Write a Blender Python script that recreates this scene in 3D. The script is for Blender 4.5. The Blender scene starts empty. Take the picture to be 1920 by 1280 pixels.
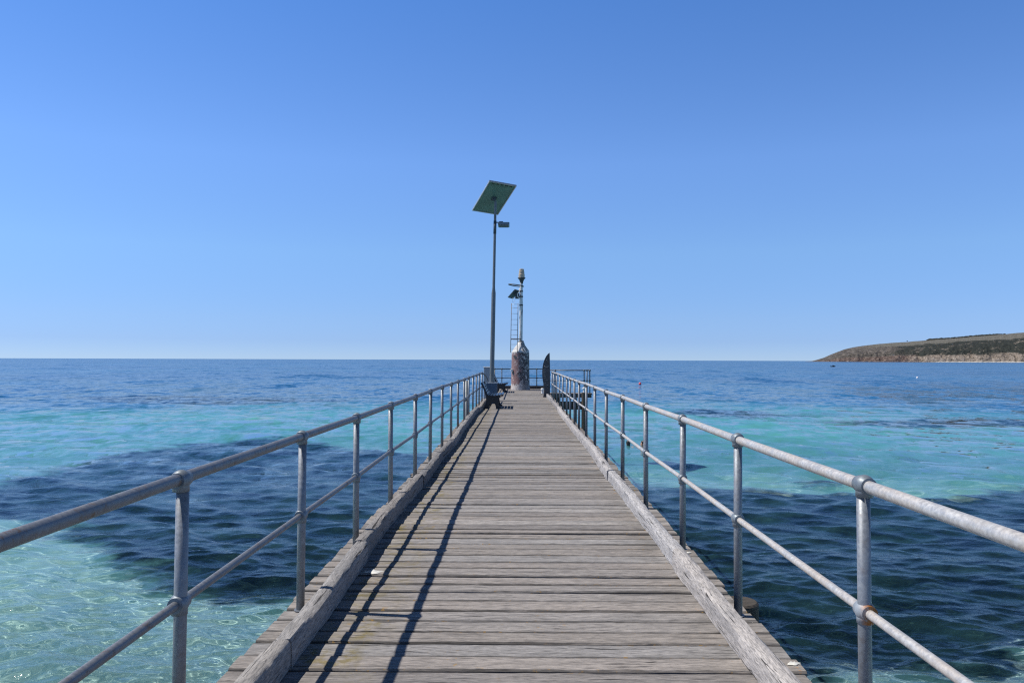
import bpy, bmesh, math, random
import numpy as np
from mathutils import Vector, Matrix
R = math.radians
random.seed(7)
rng = np.random.default_rng(11)
S = bpy.context.scene
C = S.collection

CAM_H = 1.5          # eye above the deck
WATER_Z = -2.0
HW = CAM_H - WATER_Z
F = 1480.0

# ------------------------------------------------------------------ helpers
class MB:
    """collects shapes, then links them as one mesh object"""
    def __init__(s): s.v = []; s.f = []; s.sm = []
    def add(s, vs, fs, smooth=False):
        b = len(s.v); s.v += [tuple(p) for p in vs]
        s.f += [tuple(b + i for i in f) for f in fs]; s.sm += [smooth] * len(fs)
    def box(s, lo, hi, rot=None, bev=0.0, origin=None):
        x0, y0, z0 = lo; x1, y1, z1 = hi
        bm = bmesh.new(); bmesh.ops.create_cube(bm, size=1)
        for v in bm.verts:
            v.co = Vector(((x0 + x1) / 2 + v.co.x * (x1 - x0), (y0 + y1) / 2 + v.co.y * (y1 - y0), (z0 + z1) / 2 + v.co.z * (z1 - z0)))
        if bev > 0: bmesh.ops.bevel(bm, geom=bm.edges[:], offset=bev, segments=2, affect='EDGES', profile=.5)
        if rot is not None:
            o = Vector(origin) if origin is not None else Vector(((x0 + x1) / 2, (y0 + y1) / 2, (z0 + z1) / 2))
            for v in bm.verts: v.co = o + rot @ (v.co - o)
        bm.verts.index_update()
        s.add([v.co for v in bm.verts], [[v.index for v in f.verts] for f in bm.faces], False)
        bm.free()
    def tube(s, pts, r, seg=14, cap=True, smooth=True):
        P = [Vector(p) for p in pts]; n = len(P)
        rr = r if hasattr(r, '__len__') else [r] * n
        ring = []; up = None
        for i in range(n):
            t = (P[min(i + 1, n - 1)] - P[max(i - 1, 0)]).normalized()
            if up is None:
                up = Vector((0, 0, 1)) if abs(t.z) < .9 else Vector((1, 0, 0))
            a = (up - t * up.dot(t)).normalized(); b = t.cross(a); up = a
            ring.append([P[i] + (a * math.cos(2 * math.pi * k / seg) + b * math.sin(2 * math.pi * k / seg)) * rr[i] for k in range(seg)])
        base = len(s.v)
        vs = [p for q in ring for p in q]; fs = []
        for i in range(n - 1):
            for k in range(seg):
                k2 = (k + 1) % seg
                fs.append((i * seg + k, i * seg + k2, (i + 1) * seg + k2, (i + 1) * seg + k))
        s.add(vs, fs, smooth)
        if cap:
            s.add(ring[0], [tuple(range(seg))[::-1]]); s.add(ring[-1], [tuple(range(seg))])
    def lathe(s, prof, c=(0, 0, 0), seg=32, smooth=True, ax=None):
        vs = []; fs = []; n = len(prof)
        for (r, z) in prof:
            for k in range(seg):
                a = 2 * math.pi * k / seg
                vs.append(Vector((c[0] + r * math.cos(a), c[1] + r * math.sin(a), c[2] + z)))
        for i in range(n - 1):
            for k in range(seg):
                k2 = (k + 1) % seg
                fs.append((i * seg + k, i * seg + k2, (i + 1) * seg + k2, (i + 1) * seg + k))
        s.add(vs, fs, smooth)
        if prof[0][0] > 1e-4: s.add(vs[:seg], [tuple(range(seg))[::-1]])
        if prof[-1][0] > 1e-4: s.add(vs[-seg:], [tuple(range(seg))])
    def ball(s, c, r, seg=20, rings=12, sc=(1, 1, 1)):
        pr = [(r * math.sin(math.pi * i / rings), -r * math.cos(math.pi * i / rings)) for i in range(rings + 1)]
        pr[0] = (1e-5, pr[0][1]); pr[-1] = (1e-5, pr[-1][1])
        b = len(s.v); s.lathe(pr, c, seg)
        for i in range(b, len(s.v)):
            p = s.v[i]; s.v[i] = tuple(c[j] + (p[j] - c[j]) * sc[j] for j in range(3))
    def prism(s, poly, d0, d1, axis='y'):
        """outline in (x,z) extruded along y"""
        n = len(poly)
        mk = (lambda a, b, d: (a, d, b)) if axis == 'y' else (lambda a, b, d: (d, a, b))
        vs = [mk(a, b, d0) for a, b in poly] + [mk(a, b, d1) for a, b in poly]
        fs = [tuple(range(n)), tuple(range(2 * n - 1, n - 1, -1))]
        fs += [(i, n + i, n + (i + 1) % n, (i + 1) % n) for i in range(n)]
        s.add(vs, fs)
    def build(s, name, mat, parent=None, recalc=True, loc=None):
        me = bpy.data.meshes.new(name)
        me.from_pydata(s.v, [], s.f); me.update()
        me.polygons.foreach_set('use_smooth', s.sm)
        if recalc:
            bm = bmesh.new(); bm.from_mesh(me); bmesh.ops.remove_doubles(bm, verts=bm.verts[:], dist=1e-6)
            bmesh.ops.recalc_face_normals(bm, faces=bm.faces[:]); bm.to_mesh(me); bm.free()
        me.materials.append(mat)
        o = bpy.data.objects.new(name, me); C.objects.link(o)
        if parent is not None: o.parent = parent
        if loc is not None: o.location = loc
        return o

def sharp(o, ang=35):
    for p in o.data.polygons: p.use_smooth = True
    o.data.set_sharp_from_angle(angle=R(ang))
    return o
def tag(o, label=None, cat=None, group=None, kind=None):
    if label: o['label'] = label
    if cat: o['category'] = cat
    if group: o['group'] = group
    if kind: o['kind'] = kind
    return o
def thing(name, label, cat, loc=(0, 0, 0), rz=0, group=None):
    o = bpy.data.objects.new(name, None); C.objects.link(o)
    o.location = loc; o.rotation_euler = (0, 0, rz); o.empty_display_size = .3
    return tag(o, label, cat, group)
def copy_tree(o, parent=None):
    c = o.copy(); C.objects.link(c)
    if parent is not None: c.parent = parent
    for ch in list(o.children): copy_tree(ch, c)
    return c

# --------------------------------------------------------------- materials
class NT:
    def __init__(s, name):
        s.m = bpy.data.materials.new(name); s.m.use_nodes = True
        s.t = s.m.node_tree; s.t.nodes.clear()
        s.out = s.t.nodes.new('ShaderNodeOutputMaterial')
    def n(s, typ, **kw):
        nd = s.t.nodes.new('ShaderNode' + typ)
        for k, v in kw.items(): setattr(nd, k, v)
        return nd
    def put(s, sock, v):
        if hasattr(v, 'is_output'): s.t.links.new(v, sock)
        elif v is not None:
            if sock.type == 'RGBA' and len(v) == 3: v = (*v, 1)
            sock.default_value = v
    def coord(s, kind='Object'): return s.n('TexCoord').outputs[kind]
    def pos(s): return s.n('NewGeometry').outputs['Position']
    def map(s, vec, scale=(1, 1, 1), loc=(0, 0, 0), rot=(0, 0, 0)):
        m = s.n('Mapping'); s.put(m.inputs['Vector'], vec); m.inputs['Scale'].default_value = scale
        m.inputs['Location'].default_value = loc; m.inputs['Rotation'].default_value = rot
        return m.outputs[0]
    def noise(s, vec, scale=1, detail=4, rough=.55, dist=0, out=0):
        m = s.n('TexNoise'); s.put(m.inputs['Vector'], vec)
        m.inputs['Scale'].default_value = scale; m.inputs['Detail'].default_value = detail
        m.inputs['Roughness'].default_value = rough; m.inputs['Distortion'].default_value = dist
        return m.outputs[out]
    def voro(s, vec, scale=1, feature='F1', rnd=1):
        m = s.n('TexVoronoi', feature=feature); s.put(m.inputs['Vector'], vec)
        m.inputs['Scale'].default_value = scale; m.inputs['Randomness'].default_value = rnd
        return m.outputs[0]
    def rng(s, v, a, b, c=0, d=1, smooth=True):
        m = s.n('MapRange'); m.clamp = True
        if smooth: m.interpolation_type = 'SMOOTHSTEP'
        s.put(m.inputs[0], v)
        for i, x in enumerate((a, b, c, d)): s.put(m.inputs[i + 1], x)
        return m.outputs[0]
    def math(s, op, a, b=None, c=None):
        m = s.n('Math', operation=op)
        s.put(m.inputs[0], a)
        if b is not None: s.put(m.inputs[1], b)
        if c is not None: s.put(m.inputs[2], c)
        return m.outputs[0]
    def mix(s, f, a, b, blend='MIX'):
        m = s.n('Mix', data_type='RGBA', blend_type=blend); m.clamp_factor = True
        s.put(m.inputs[0], f); s.put(m.inputs[6], a); s.put(m.inputs[7], b)
        return m.outputs[2]
    def ramp(s, v, stops):
        m = s.n('ValToRGB'); s.put(m.inputs[0], v); e = m.color_ramp.elements
        while len(e) < len(stops): e.new(.5)
        for i, (p, c) in enumerate(stops): e[i].position = p; e[i].color = (*c, 1)
        return m.outputs[0]
    def sep(s, v):
        m = s.n('SeparateXYZ'); s.put(m.inputs[0], v); return m.outputs
    def bump(s, h, strength=.5, dist=.01, normal=None):
        m = s.n('Bump'); s.put(m.inputs['Height'], h); s.put(m.inputs['Strength'], strength); s.put(m.inputs['Distance'], dist)
        if normal is not None: s.put(m.inputs['Normal'], normal)
        return m.outputs[0]
    def bsdf(s, col, rough=.7, metal=0, normal=None, spec=.5, **kw):
        b = s.n('BsdfPrincipled'); s.put(b.inputs['Base Color'], col); s.put(b.inputs['Roughness'], rough)
        s.put(b.inputs['Metallic'], metal); s.put(b.inputs['Specular IOR Level'], spec)
        if normal is not None: s.put(b.inputs['Normal'], normal)
        for k, v in kw.items(): s.put(b.inputs[k.replace('_', ' ')], v)
        s.t.links.new(b.outputs[0], s.out.inputs[0]); return s.m
    def isl(s): return s.n('NewGeometry').outputs['Random Per Island']

def wood_material(name, along, base=(.27, .245, .215), lichen=0.0, island=True, moss=False, dark=1.0, contrast=1.0):
    t = NT(name); p = t.pos()
    isl = t.isl() if island else t.n('ObjectInfo').outputs['Random']
    off = t.n('CombineXYZ'); t.put(off.inputs[0], t.math('MULTIPLY', isl, 37.0)); t.put(off.inputs[1], t.math('MULTIPLY', isl, 11.0))
    add = t.n('VectorMath', operation='ADD'); t.put(add.inputs[0], p); t.put(add.inputs[1], off.outputs[0]); q = add.outputs[0]
    def st(l, w): return (l, w, w) if along == 'x' else (w, l, w)
    fine = t.noise(t.map(q, st(16, 150)), 1, 5, .65, .5)
    mid = t.noise(t.map(q, st(2.6, 30)), 1, 5, .6, 1.0)
    big = t.noise(t.map(q, st(.9, 4)), 1, 3, .6)
    crack = t.noise(t.map(q, st(2.2, 70)), 1, 2, .5, .9)
    b = base
    col = t.ramp(mid, [(.25, tuple(x * .68 * dark for x in b)), (.5, tuple(x * .97 for x in b)), (.75, tuple(x * 1.22 for x in b))])
    fcol = t.ramp(fine, [(.3, (.28, .28, .29)), (.5, (.95, .95, .95)), (.72, (1.5, 1.47, 1.43))])
    col = t.mix(.9 * contrast, col, fcol, 'MULTIPLY')
    tint = t.ramp(isl, [(0, (.6, .59, .6)), (.2, (1.08, 1.0, .93)), (.4, (.82, .83, .85)), (.6, (1.25, 1.22, 1.19)), (.8, (.92, .86, .8)), (1, (1.1, 1.1, 1.12))])
    col = t.mix(.85, col, tint, 'MULTIPLY')
    col = t.mix(t.rng(big, .5, .75, 0, .5), col, (b[0] * .5, b[1] * .52, b[2] * .55))
    speck = t.noise(q, 95, 3, .6)
    col = t.mix(t.rng(speck, .6, .72, 0, .45), col, (b[0] * .3, b[1] * .3, b[2] * .3))
    knot = t.voro(t.map(q, st(1.1, 4.2)), 1)
    col = t.mix(t.rng(knot, .03, .085, .65, 0), col, (b[0] * .25, b[1] * .23, b[2] * .2))
    ck = t.rng(crack, .655, .7)
    if not island:
        ck = t.math('MAXIMUM', ck, t.rng(t.noise(t.map(q, st(.8, 22)), 1, 3, .6, .6), .665, .69))
    col = t.mix(t.math('MULTIPLY', ck, .9), col, (.018, .016, .014))
    if lichen:
        ln = t.noise(p, 14, 5, .7); l2 = t.noise(p, 1.7, 3, .6)
        lm = t.math('MULTIPLY', t.rng(ln, .6, .72), t.rng(l2, .5, .68))
        col = t.mix(t.math('MULTIPLY', lm, lichen), col, (.33, .2, .055))
    if moss:
        X = t.sep(p)[0]
        mn = t.noise(p, 9, 5, .7); m2 = t.noise(p, 2.2, 3, .6)
        edge = t.math('MULTIPLY', t.rng(X, -1.15, -1.05), t.rng(X, -.62, -.9))
        mm = t.math('MULTIPLY', edge, t.math('MULTIPLY', t.rng(mn, .42, .68), t.rng(m2, .35, .6)))
        col = t.mix(t.math('MULTIPLY', mm, .9), col, (.19, .15, .04))
        rr = t.math('MULTIPLY', t.rng(X, .85, 1.1), t.rng(mn, .63, .7))
        col = t.mix(t.math('MULTIPLY', rr, .7), col, (.42, .2, .05))
        gr = t.math('MULTIPLY', t.rng(X, .7, 1.12), t.rng(m2, .45, .7))
        col = t.mix(t.math('MULTIPLY', gr, .5), col, (.1, .095, .09))
    if moss:
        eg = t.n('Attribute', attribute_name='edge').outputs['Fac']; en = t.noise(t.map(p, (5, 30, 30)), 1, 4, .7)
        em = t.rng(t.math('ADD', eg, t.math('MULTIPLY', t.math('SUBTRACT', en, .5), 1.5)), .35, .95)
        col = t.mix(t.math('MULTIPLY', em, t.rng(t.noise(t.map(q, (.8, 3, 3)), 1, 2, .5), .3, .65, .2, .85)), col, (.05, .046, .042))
        lm2 = t.math('MULTIPLY', t.rng(eg, .3, .8), t.math('MULTIPLY', t.rng(t.noise(p, 30, 3, .6), .58, .66), t.rng(t.noise(p, 2.1, 3, .6), .48, .6)))
        col = t.mix(t.math('MULTIPLY', lm2, .8), col, (.32, .19, .05))
    h = t.math('SUBTRACT', t.math('ADD', t.math('MULTIPLY', fine, .45), t.math('MULTIPLY', mid, .7)), t.math('MULTIPLY', ck, 1.2))
    return t.bsdf(col, .85, 0, t.bump(h, .8, .006), .25)

MAT = {}
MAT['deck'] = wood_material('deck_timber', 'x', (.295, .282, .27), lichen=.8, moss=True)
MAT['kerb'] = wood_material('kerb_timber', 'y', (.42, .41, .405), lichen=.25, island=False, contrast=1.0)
MAT['kerb_shade'] = wood_material('kerb_timber_shade', 'y', (.28, .272, .262), lichen=.3, island=False)  # kerb timber darkened to put the left kerb's shaded face into the colour
MAT['pile'] = wood_material('pile_timber', 'x', (.085, .075, .062), island=False)
MAT['beam'] = wood_material('beam_timber', 'x', (.1, .09, .078), island=False)

def galv(name, base=(.40, .42, .44), rust=.3, warm=0.0):
    t = NT(name); p = t.pos()
    a = t.noise(p, 55, 4, .6); b = t.noise(p, 9, 3, .6); c = t.noise(p, 26, 5, .75)
    col = t.ramp(a, [(.3, tuple(x * .78 for x in base)), (.7, tuple(x * 1.18 for x in base))])
    col = t.mix(t.rng(b, .35, .7, 0, .5), col, tuple(x * .72 for x in base))
    z = t.sep(p)[2]
    rm = t.math('MULTIPLY', t.rng(c, .5, .64), t.rng(b, .4, .62))
    col = t.mix(t.math('MULTIPLY', rm, rust), col, (.16, .1, .06))
    if warm: col = t.mix(t.math('MULTIPLY', t.rng(t.noise(p, 4, 4, .6), .35, .7), warm), col, (.62, .5, .38))
    return t.bsdf(col, t.rng(a, .3, .7, .42, .62), .35, t.bump(a, .25, .002), .5)
MAT['post'] = galv('galvanised_post', (.235, .255, .28), .25)
MAT['rail_left'] = galv('galvanised_rail_shade', (.19, .20, .215), 1.0)  # rail steel darkened to carry its shaded side; brown rust is its own
MAT['rail_right'] = galv('galvanised_rail_sunlit', (.52, .52, .515), .12, .5)  # sunlit copy of the rail steel, the light put into its colour
MAT['fitting'] = galv('galvanised_fitting', (.22, .255, .285), .2)
MAT['dark_rail'] = galv('weathered_end_rail', (.12, .135, .15), .3)
MAT['pole'] = galv('pole_paint', (.17, .19, .2), .1)
def rusty():
    t = NT('rusted_fitting'); p = t.coord(); y = t.sep(p)
    c = t.noise(p, 45, 4, .7)
    m = t.math('MULTIPLY', t.rng(y[1], .0, -.03), t.rng(y[0], -.04, .0))
    m = t.math('MULTIPLY', m, t.rng(c, .3, .5))
    col = t.mix(m, (.31, .345, .375), (.34, .13, .03))
    return t.bsdf(col, .6, .2, t.bump(c, .3, .003))
MAT['rusted'] = rusty()
def plain(name, col, rough=.6, metal=0, var=.25, scale=20, spec=.5, stain=None, stain_amt=.4):
    t = NT(name); p = t.coord(); a = t.noise(p, scale, 5, .65)
    c = t.ramp(a, [(.25, tuple(x * (1 - var) for x in col)), (.75, tuple(x * (1 + var) for x in col))])
    if stain: c = t.mix(t.rng(t.noise(p, scale * .35, 5, .7), .52, .68, 0, stain_amt), c, stain)
    return t.bsdf(c, rough, metal, t.bump(a, .2, .003), spec)
MAT['black_iron'] = plain('black_iron', (.012, .013, .015), .5)
MAT['blue_slat'] = plain('blue_painted_slat', (.010, .02, .038), .3, spec=.45)
MAT['grey_box'] = plain('grey_painted_steel', (.30, .33, .36), .5, stain=(.16, .15, .14))
MAT['plinth'] = plain('plinth_paint', (.05, .095, .15), .6, stain=(.07, .09, .12))
MAT['panel_back'] = plain('panel_backing', (.13, .22, .19), .5, scale=3, var=.3)
MAT['panel_cell'] = plain('solar_cell', (.01, .015, .05), .15)
MAT['alu'] = plain('aluminium', (.55, .57, .58), .4, .7)
MAT['dark_slot'] = plain('dark_slot', (.006, .006, .007), .8)
MAT['lamp_dark'] = plain('lamp_housing', (.06, .08, .1), .5)
MAT['lamp_lens'] = plain('lamp_lens', (.16, .19, .22), .2)
MAT['white_paint'] = plain('white_paint', (.72, .71, .68), .5, stain=(.3, .24, .18), scale=14)
MAT['dark_steel'] = plain('dark_steel', (.045, .05, .055), .55, stain=(.12, .07, .04))
MAT['ladder'] = plain('ladder_steel', (.2, .17, .16), .55, stain=(.15, .08, .05))
MAT['lens_amber'] = plain('lantern_glass', (.48, .38, .27), .25, scale=12, var=.4, stain=(.14, .07, .06), stain_amt=.7)
MAT['red_float'] = plain('red_float', (.75, .07, .08), .4)
MAT['white_float'] = plain('white_float', (.8, .78, .76), .4)
MAT['hull'] = plain('boat_hull', (.02, .025, .03), .5)
MAT['board'] = wood_material('carved_board', 'x', (.10, .105, .115), island=False)
MAT['carving'] = plain('pale_carving', (.45, .44, .42), .8)
MAT['skin'] = plain('skin', (.46, .26, .18), .5, var=.08)
MAT['hair'] = plain('dark_hair', (.012, .01, .009), .45)
MAT['dropping'] = plain('bird_dropping', (.66, .65, .6), .8)

def drum_mat():
    t = NT('flaking_drum_paint'); p = t.coord(); s = t.sep(p)
    n1 = t.noise(p, 7, 6, .72); n2 = t.noise(t.map(p, (1, 1, .45)), 24, 6, .78); n3 = t.noise(p, 2.6, 4, .6)
    pink = t.ramp(n2, [(.3, (.17, .085, .08)), (.5, (.24, .135, .13)), (.68, (.36, .25, .24))])
    side = t.rng(t.math('ADD', s[0], t.math('MULTIPLY', t.math('SUBTRACT', n3, .5), .8)), -.17, .08)
    dk = t.ramp(n2, [(.38, (.012, .011, .013)), (.52, (.06, .05, .055)), (.58, (.22, .22, .23)), (.7, (.45, .45, .46))])
    col = t.mix(side, pink, dk)
    fl = t.rng(n1, .55, .60, 0, 1)
    col = t.mix(t.math('MULTIPLY', fl, .8), col, (.55, .5, .48))
    bm = t.math('MULTIPLY', t.rng(t.math('ADD', s[2], t.math('MULTIPLY', n1, -.6)), .06, -.05), t.math('MULTIPLY', t.rng(n2, .6, .48, .15, .9), t.rng(s[0], .3, -.2, .25, 1)))
    col = t.mix(bm, col, (.66, .62, .57))
    tp = t.rng(t.math('ADD', s[2], t.math('MULTIPLY', n1, .5)), 2.08, 2.16)
    col = t.mix(t.math('MULTIPLY', tp, .8), col, (.6, .57, .55))
    return t.bsdf(col, .7, 0, t.bump(n2, .5, .01))
MAT['drum'] = drum_mat()
MAT['cone'] = plain('stained_cone_paint', (.6, .585, .56), .6, var=.3, stain=(.16, .12, .1), stain_amt=.85, scale=11)
def mast_mat():
    t = NT('peeling_mast_paint'); p = t.coord(); n = t.noise(t.map(p, (6, 6, 2.2)), 1, 5, .75)
    col = t.ramp(n, [(.5, (.62, .63, .62)), (.56, (.4, .4, .4)), (.6, (.06, .06, .06)), (.75, (.04, .04, .04))])
    return t.bsdf(col, .55, 0, t.bump(n, .3, .01))
MAT['mast'] = mast_mat()

# --------------------------------------------------------------- camera, sun, sky
cam_d = bpy.data.cameras.new('camera'); cam = bpy.data.objects.new('camera', cam_d); C.objects.link(cam)
cam_d.sensor_width = 36; cam_d.sensor_fit = 'HORIZONTAL'; cam_d.lens = F / 1920 * 36
cam_d.clip_start = .05; cam_d.clip_end = 90000
ROLL = .0034; PITCH = math.atan(34.5 / F); YAW = math.atan(13 / F)
cam.matrix_world = Matrix.Translation((0, 0, CAM_H)) @ (Matrix.Rotation(YAW, 4, 'Z') @ Matrix.Rotation(math.pi / 2 + PITCH, 4, 'X') @ Matrix.Rotation(ROLL, 4, 'Z'))
S.camera = cam
def px(x, y, d=None, z=None):
    """photo pixel -> world point at distance d along y, or on the plane z"""
    v = cam.matrix_world.to_3x3() @ Vector(((x - 960) / F, -(y - 640) / F, -1))
    k = d / v.y if d is not None else (z - CAM_H) / v.z
    return Vector((0, 0, CAM_H)) + v * k

SUN_EL = R(56); SUN_AZ = R(7)          # azimuth: turned from -x towards +y
sd = Vector((-math.cos(SUN_EL) * math.cos(SUN_AZ), math.cos(SUN_EL) * math.sin(SUN_AZ), math.sin(SUN_EL)))
sl = bpy.data.lights.new('sun', 'SUN'); sl.energy = 5.0; sl.angle = R(.55); sl.color = (1, .955, .89)
so = bpy.data.objects.new('sun', sl); C.objects.link(so)
so.rotation_euler = sd.to_track_quat('Z', 'Y').to_euler(); so.location = (-30, 5, 40)
W = bpy.data.worlds.new('World'); S.world = W; W.use_nodes = True
wt = W.node_tree; bg = wt.nodes['Background']
sky = wt.nodes.new('ShaderNodeTexSky'); sky.sky_type = 'NISHITA'; sky.sun_disc = False
sky.sun_elevation = SUN_EL; sky.sun_rotation = math.atan2(sd.x, sd.y)
sky.air_density = 1.0; sky.dust_density = 0; sky.ozone_density = 10.0; sky.altitude = 5000
# colour balance of the clear sky by elevation (brightest low down, deeper overhead)
tc = wt.nodes.new('ShaderNodeTexCoord'); sx3 = wt.nodes.new('ShaderNodeSeparateXYZ'); rp = wt.nodes.new('ShaderNodeValToRGB')
wt.links.new(tc.outputs['Generated'], sx3.inputs[0]); wt.links.new(sx3.outputs[2], rp.inputs[0])
stops = [(0, (1.0, .98, 1.12)), (.0236, (1.12, 1.03, 1.13)), (.05, (1.45, 1.27, 1.23)), (.132, (2.2, 1.96, 1.65)), (.24, (2.55, 2.4, 2.2)), (.42, (1.95, 2.35, 2.5)), (.56, (.95, 1.0, 1.02)), (1, (.26, .26, .27))]
while len(rp.color_ramp.elements) < len(stops): rp.color_ramp.elements.new(.5)
for e, (p_, c_) in zip(rp.color_ramp.elements, stops): e.position = p_; e.color = (*[x / 3 for x in c_], 1)
v1 = wt.nodes.new('ShaderNodeVectorMath'); v1.operation = 'MULTIPLY'; v2 = wt.nodes.new('ShaderNodeVectorMath'); v2.operation = 'SCALE'; v2.inputs['Scale'].default_value = 3
wt.links.new(sky.outputs[0], v1.inputs[0]); wt.links.new(rp.outputs[0], v1.inputs[1]); wt.links.new(v1.outputs[0], v2.inputs[0])
wt.links.new(v2.outputs[0], bg.inputs[0]); bg.inputs[1].default_value = .10
S.view_settings.view_transform = 'Standard'; S.view_settings.look = 'None'
S.view_settings.exposure = 0; S.view_settings.gamma = 1
S.cycles.max_bounces = 10; S.cycles.transmission_bounces = 8; S.cycles.transparent_max_bounces = 8
S.cycles.use_denoising = False; S.cycles.filter_width = 1.2

# --------------------------------------------------------------- sea
def mesh_grid(name, X, Y, Z, mat, attrs=None):
    n, m = X.shape
    me = bpy.data.meshes.new(name)
    co = np.stack([X, Y, Z], -1).reshape(-1, 3)
    idx = np.arange(n * m).reshape(n, m)
    q = np.stack([idx[:-1, :-1], idx[:-1, 1:], idx[1:, 1:], idx[1:, :-1]], -1).reshape(-1, 4)
    me.vertices.add(n * m); me.vertices.foreach_set('co', co.ravel().astype(np.float32))
    me.loops.add(q.size); me.loops.foreach_set('vertex_index', q.ravel().astype(np.int32))
    me.polygons.add(len(q)); me.polygons.foreach_set('loop_start', np.arange(0, q.size, 4, dtype=np.int32))
    me.polygons.foreach_set('loop_total', np.full(len(q), 4, np.int32))
    me.update(calc_edges=True)
    me.polygons.foreach_set('use_smooth', np.ones(len(q), bool))
    for k, a in (attrs or {}).items():
        at = me.attributes.new(k, 'FLOAT', 'POINT'); at.data.foreach_set('value', a.ravel().astype(np.float32))
    me.materials.append(mat)
    o = bpy.data.objects.new(name, me); C.objects.link(o)
    return o

def vnoise(x, y, seed):
    r = np.random.default_rng(seed).random((256, 256))
    xi = np.floor(x).astype(int); yi = np.floor(y).astype(int); fx = x - xi; fy = y - yi
    fx = fx * fx * (3 - 2 * fx); fy = fy * fy * (3 - 2 * fy)
    g = lambda a, b: r[a % 256, b % 256]
    return (g(xi, yi) * (1 - fx) + g(xi + 1, yi) * fx) * (1 - fy) + (g(xi, yi + 1) * (1 - fx) + g(xi + 1, yi + 1) * fx) * fy
def fbm(x, y, seed, oct=4, gain=.5):
    s = 0; a = 1; t = 0
    for i in range(oct):
        s = s + a * vnoise(x * 2 ** i, y * 2 ** i, seed + i); t += a; a *= gain
    return s / t
def poly_sd(px_, py_, poly):
    """signed distance to a polygon, negative inside"""
    P = np.array(poly); d = np.full(px_.shape, 1e9); ins = np.zeros(px_.shape, bool)
    for i in range(len(P)):
        a = P[i]; b = P[(i + 1) % len(P)]; e = b - a
        wx = px_ - a[0]; wy = py_ - a[1]
        t = np.clip((wx * e[0] + wy * e[1]) / (e @ e), 0, 1)
        d = np.minimum(d, np.hypot(wx - t * e[0], wy - t * e[1]))
        c = ((a[1] > py_) != (b[1] > py_)) & (px_ < (b[0] - a[0]) * (py_ - a[1]) / (b[1] - a[1] + 1e-12) + a[0])
        ins ^= c
    return np.where(ins, -d, d)

def rows(r0, r1, dmin, k):
    r = [r0]
    while r[-1] < r1: r.append(r[-1] + max(dmin, k * r[-1] ** 2) if r[-1] < 1500 else r[-1] * 1.5)
    return np.array(r)
def cols(inner, n_in, outer, n_out):
    a = np.linspace(-inner, inner, n_in); b = np.linspace(inner, outer, n_out + 1)[1:]
    return np.concatenate([-b[::-1], a, b])

# waves: many small chop trains, crests mostly across the view
Rr = rows(3.5, 42000, .035, .00027); Th = cols(R(37), 1150, R(125), 170)
RR, TT = np.meshgrid(Rr, Th, indexing='ij')
WX = RR * np.sin(TT); WY = RR * np.cos(TT)
dr = np.gradient(Rr)[:, None]; dl = RR * np.gradient(Th)[None, :]
sp = np.maximum(dr * np.abs(np.cos(TT)) ** .5, dl)
WZ = np.zeros_like(RR); DX = np.zeros_like(RR); DY = np.zeros_like(RR)
near = RR < 700
for i in range(130):
    lam = .15 * (13 ** ((i + rng.random()) / 130))
    th = R(82) + rng.normal(0, .45)
    kx, ky = math.cos(th) * 2 * math.pi / lam, math.sin(th) * 2 * math.pi / lam
    amp = .0054 * lam * (1.0 if lam < .8 else (.8 / lam) ** .6) * (.6 + .8 * rng.random())
    ph = kx * WX + ky * WY + rng.random() * 6.283
    f = np.clip(lam / (sp * 2.2) - 1, 0, 1) * np.exp(-RR / 500)
    WZ += amp * f * np.sin(ph); DX += amp * f * np.cos(ph) * math.cos(th); DY += amp * f * np.cos(ph) * math.sin(th)
for i in range(40):
    lam = 2.0 * (3.2 ** ((i + rng.random()) / 40)); th = R(80) + rng.normal(0, .45)
    kx, ky = math.cos(th) * 2 * math.pi / lam, math.sin(th) * 2 * math.pi / lam
    amp = .0024 * lam; ph = kx * WX + ky * WY + rng.random() * 6.283
    WZ += amp * np.clip(lam / (sp * 2.2) - 1, 0, 1) * np.exp(-RR / 700) * np.sin(ph)
gust = .62 + .75 * fbm(WX / 9 + 50, WY / 14 + 50, 5, 3)
WZ *= gust; DX *= gust; DY *= gust

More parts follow.
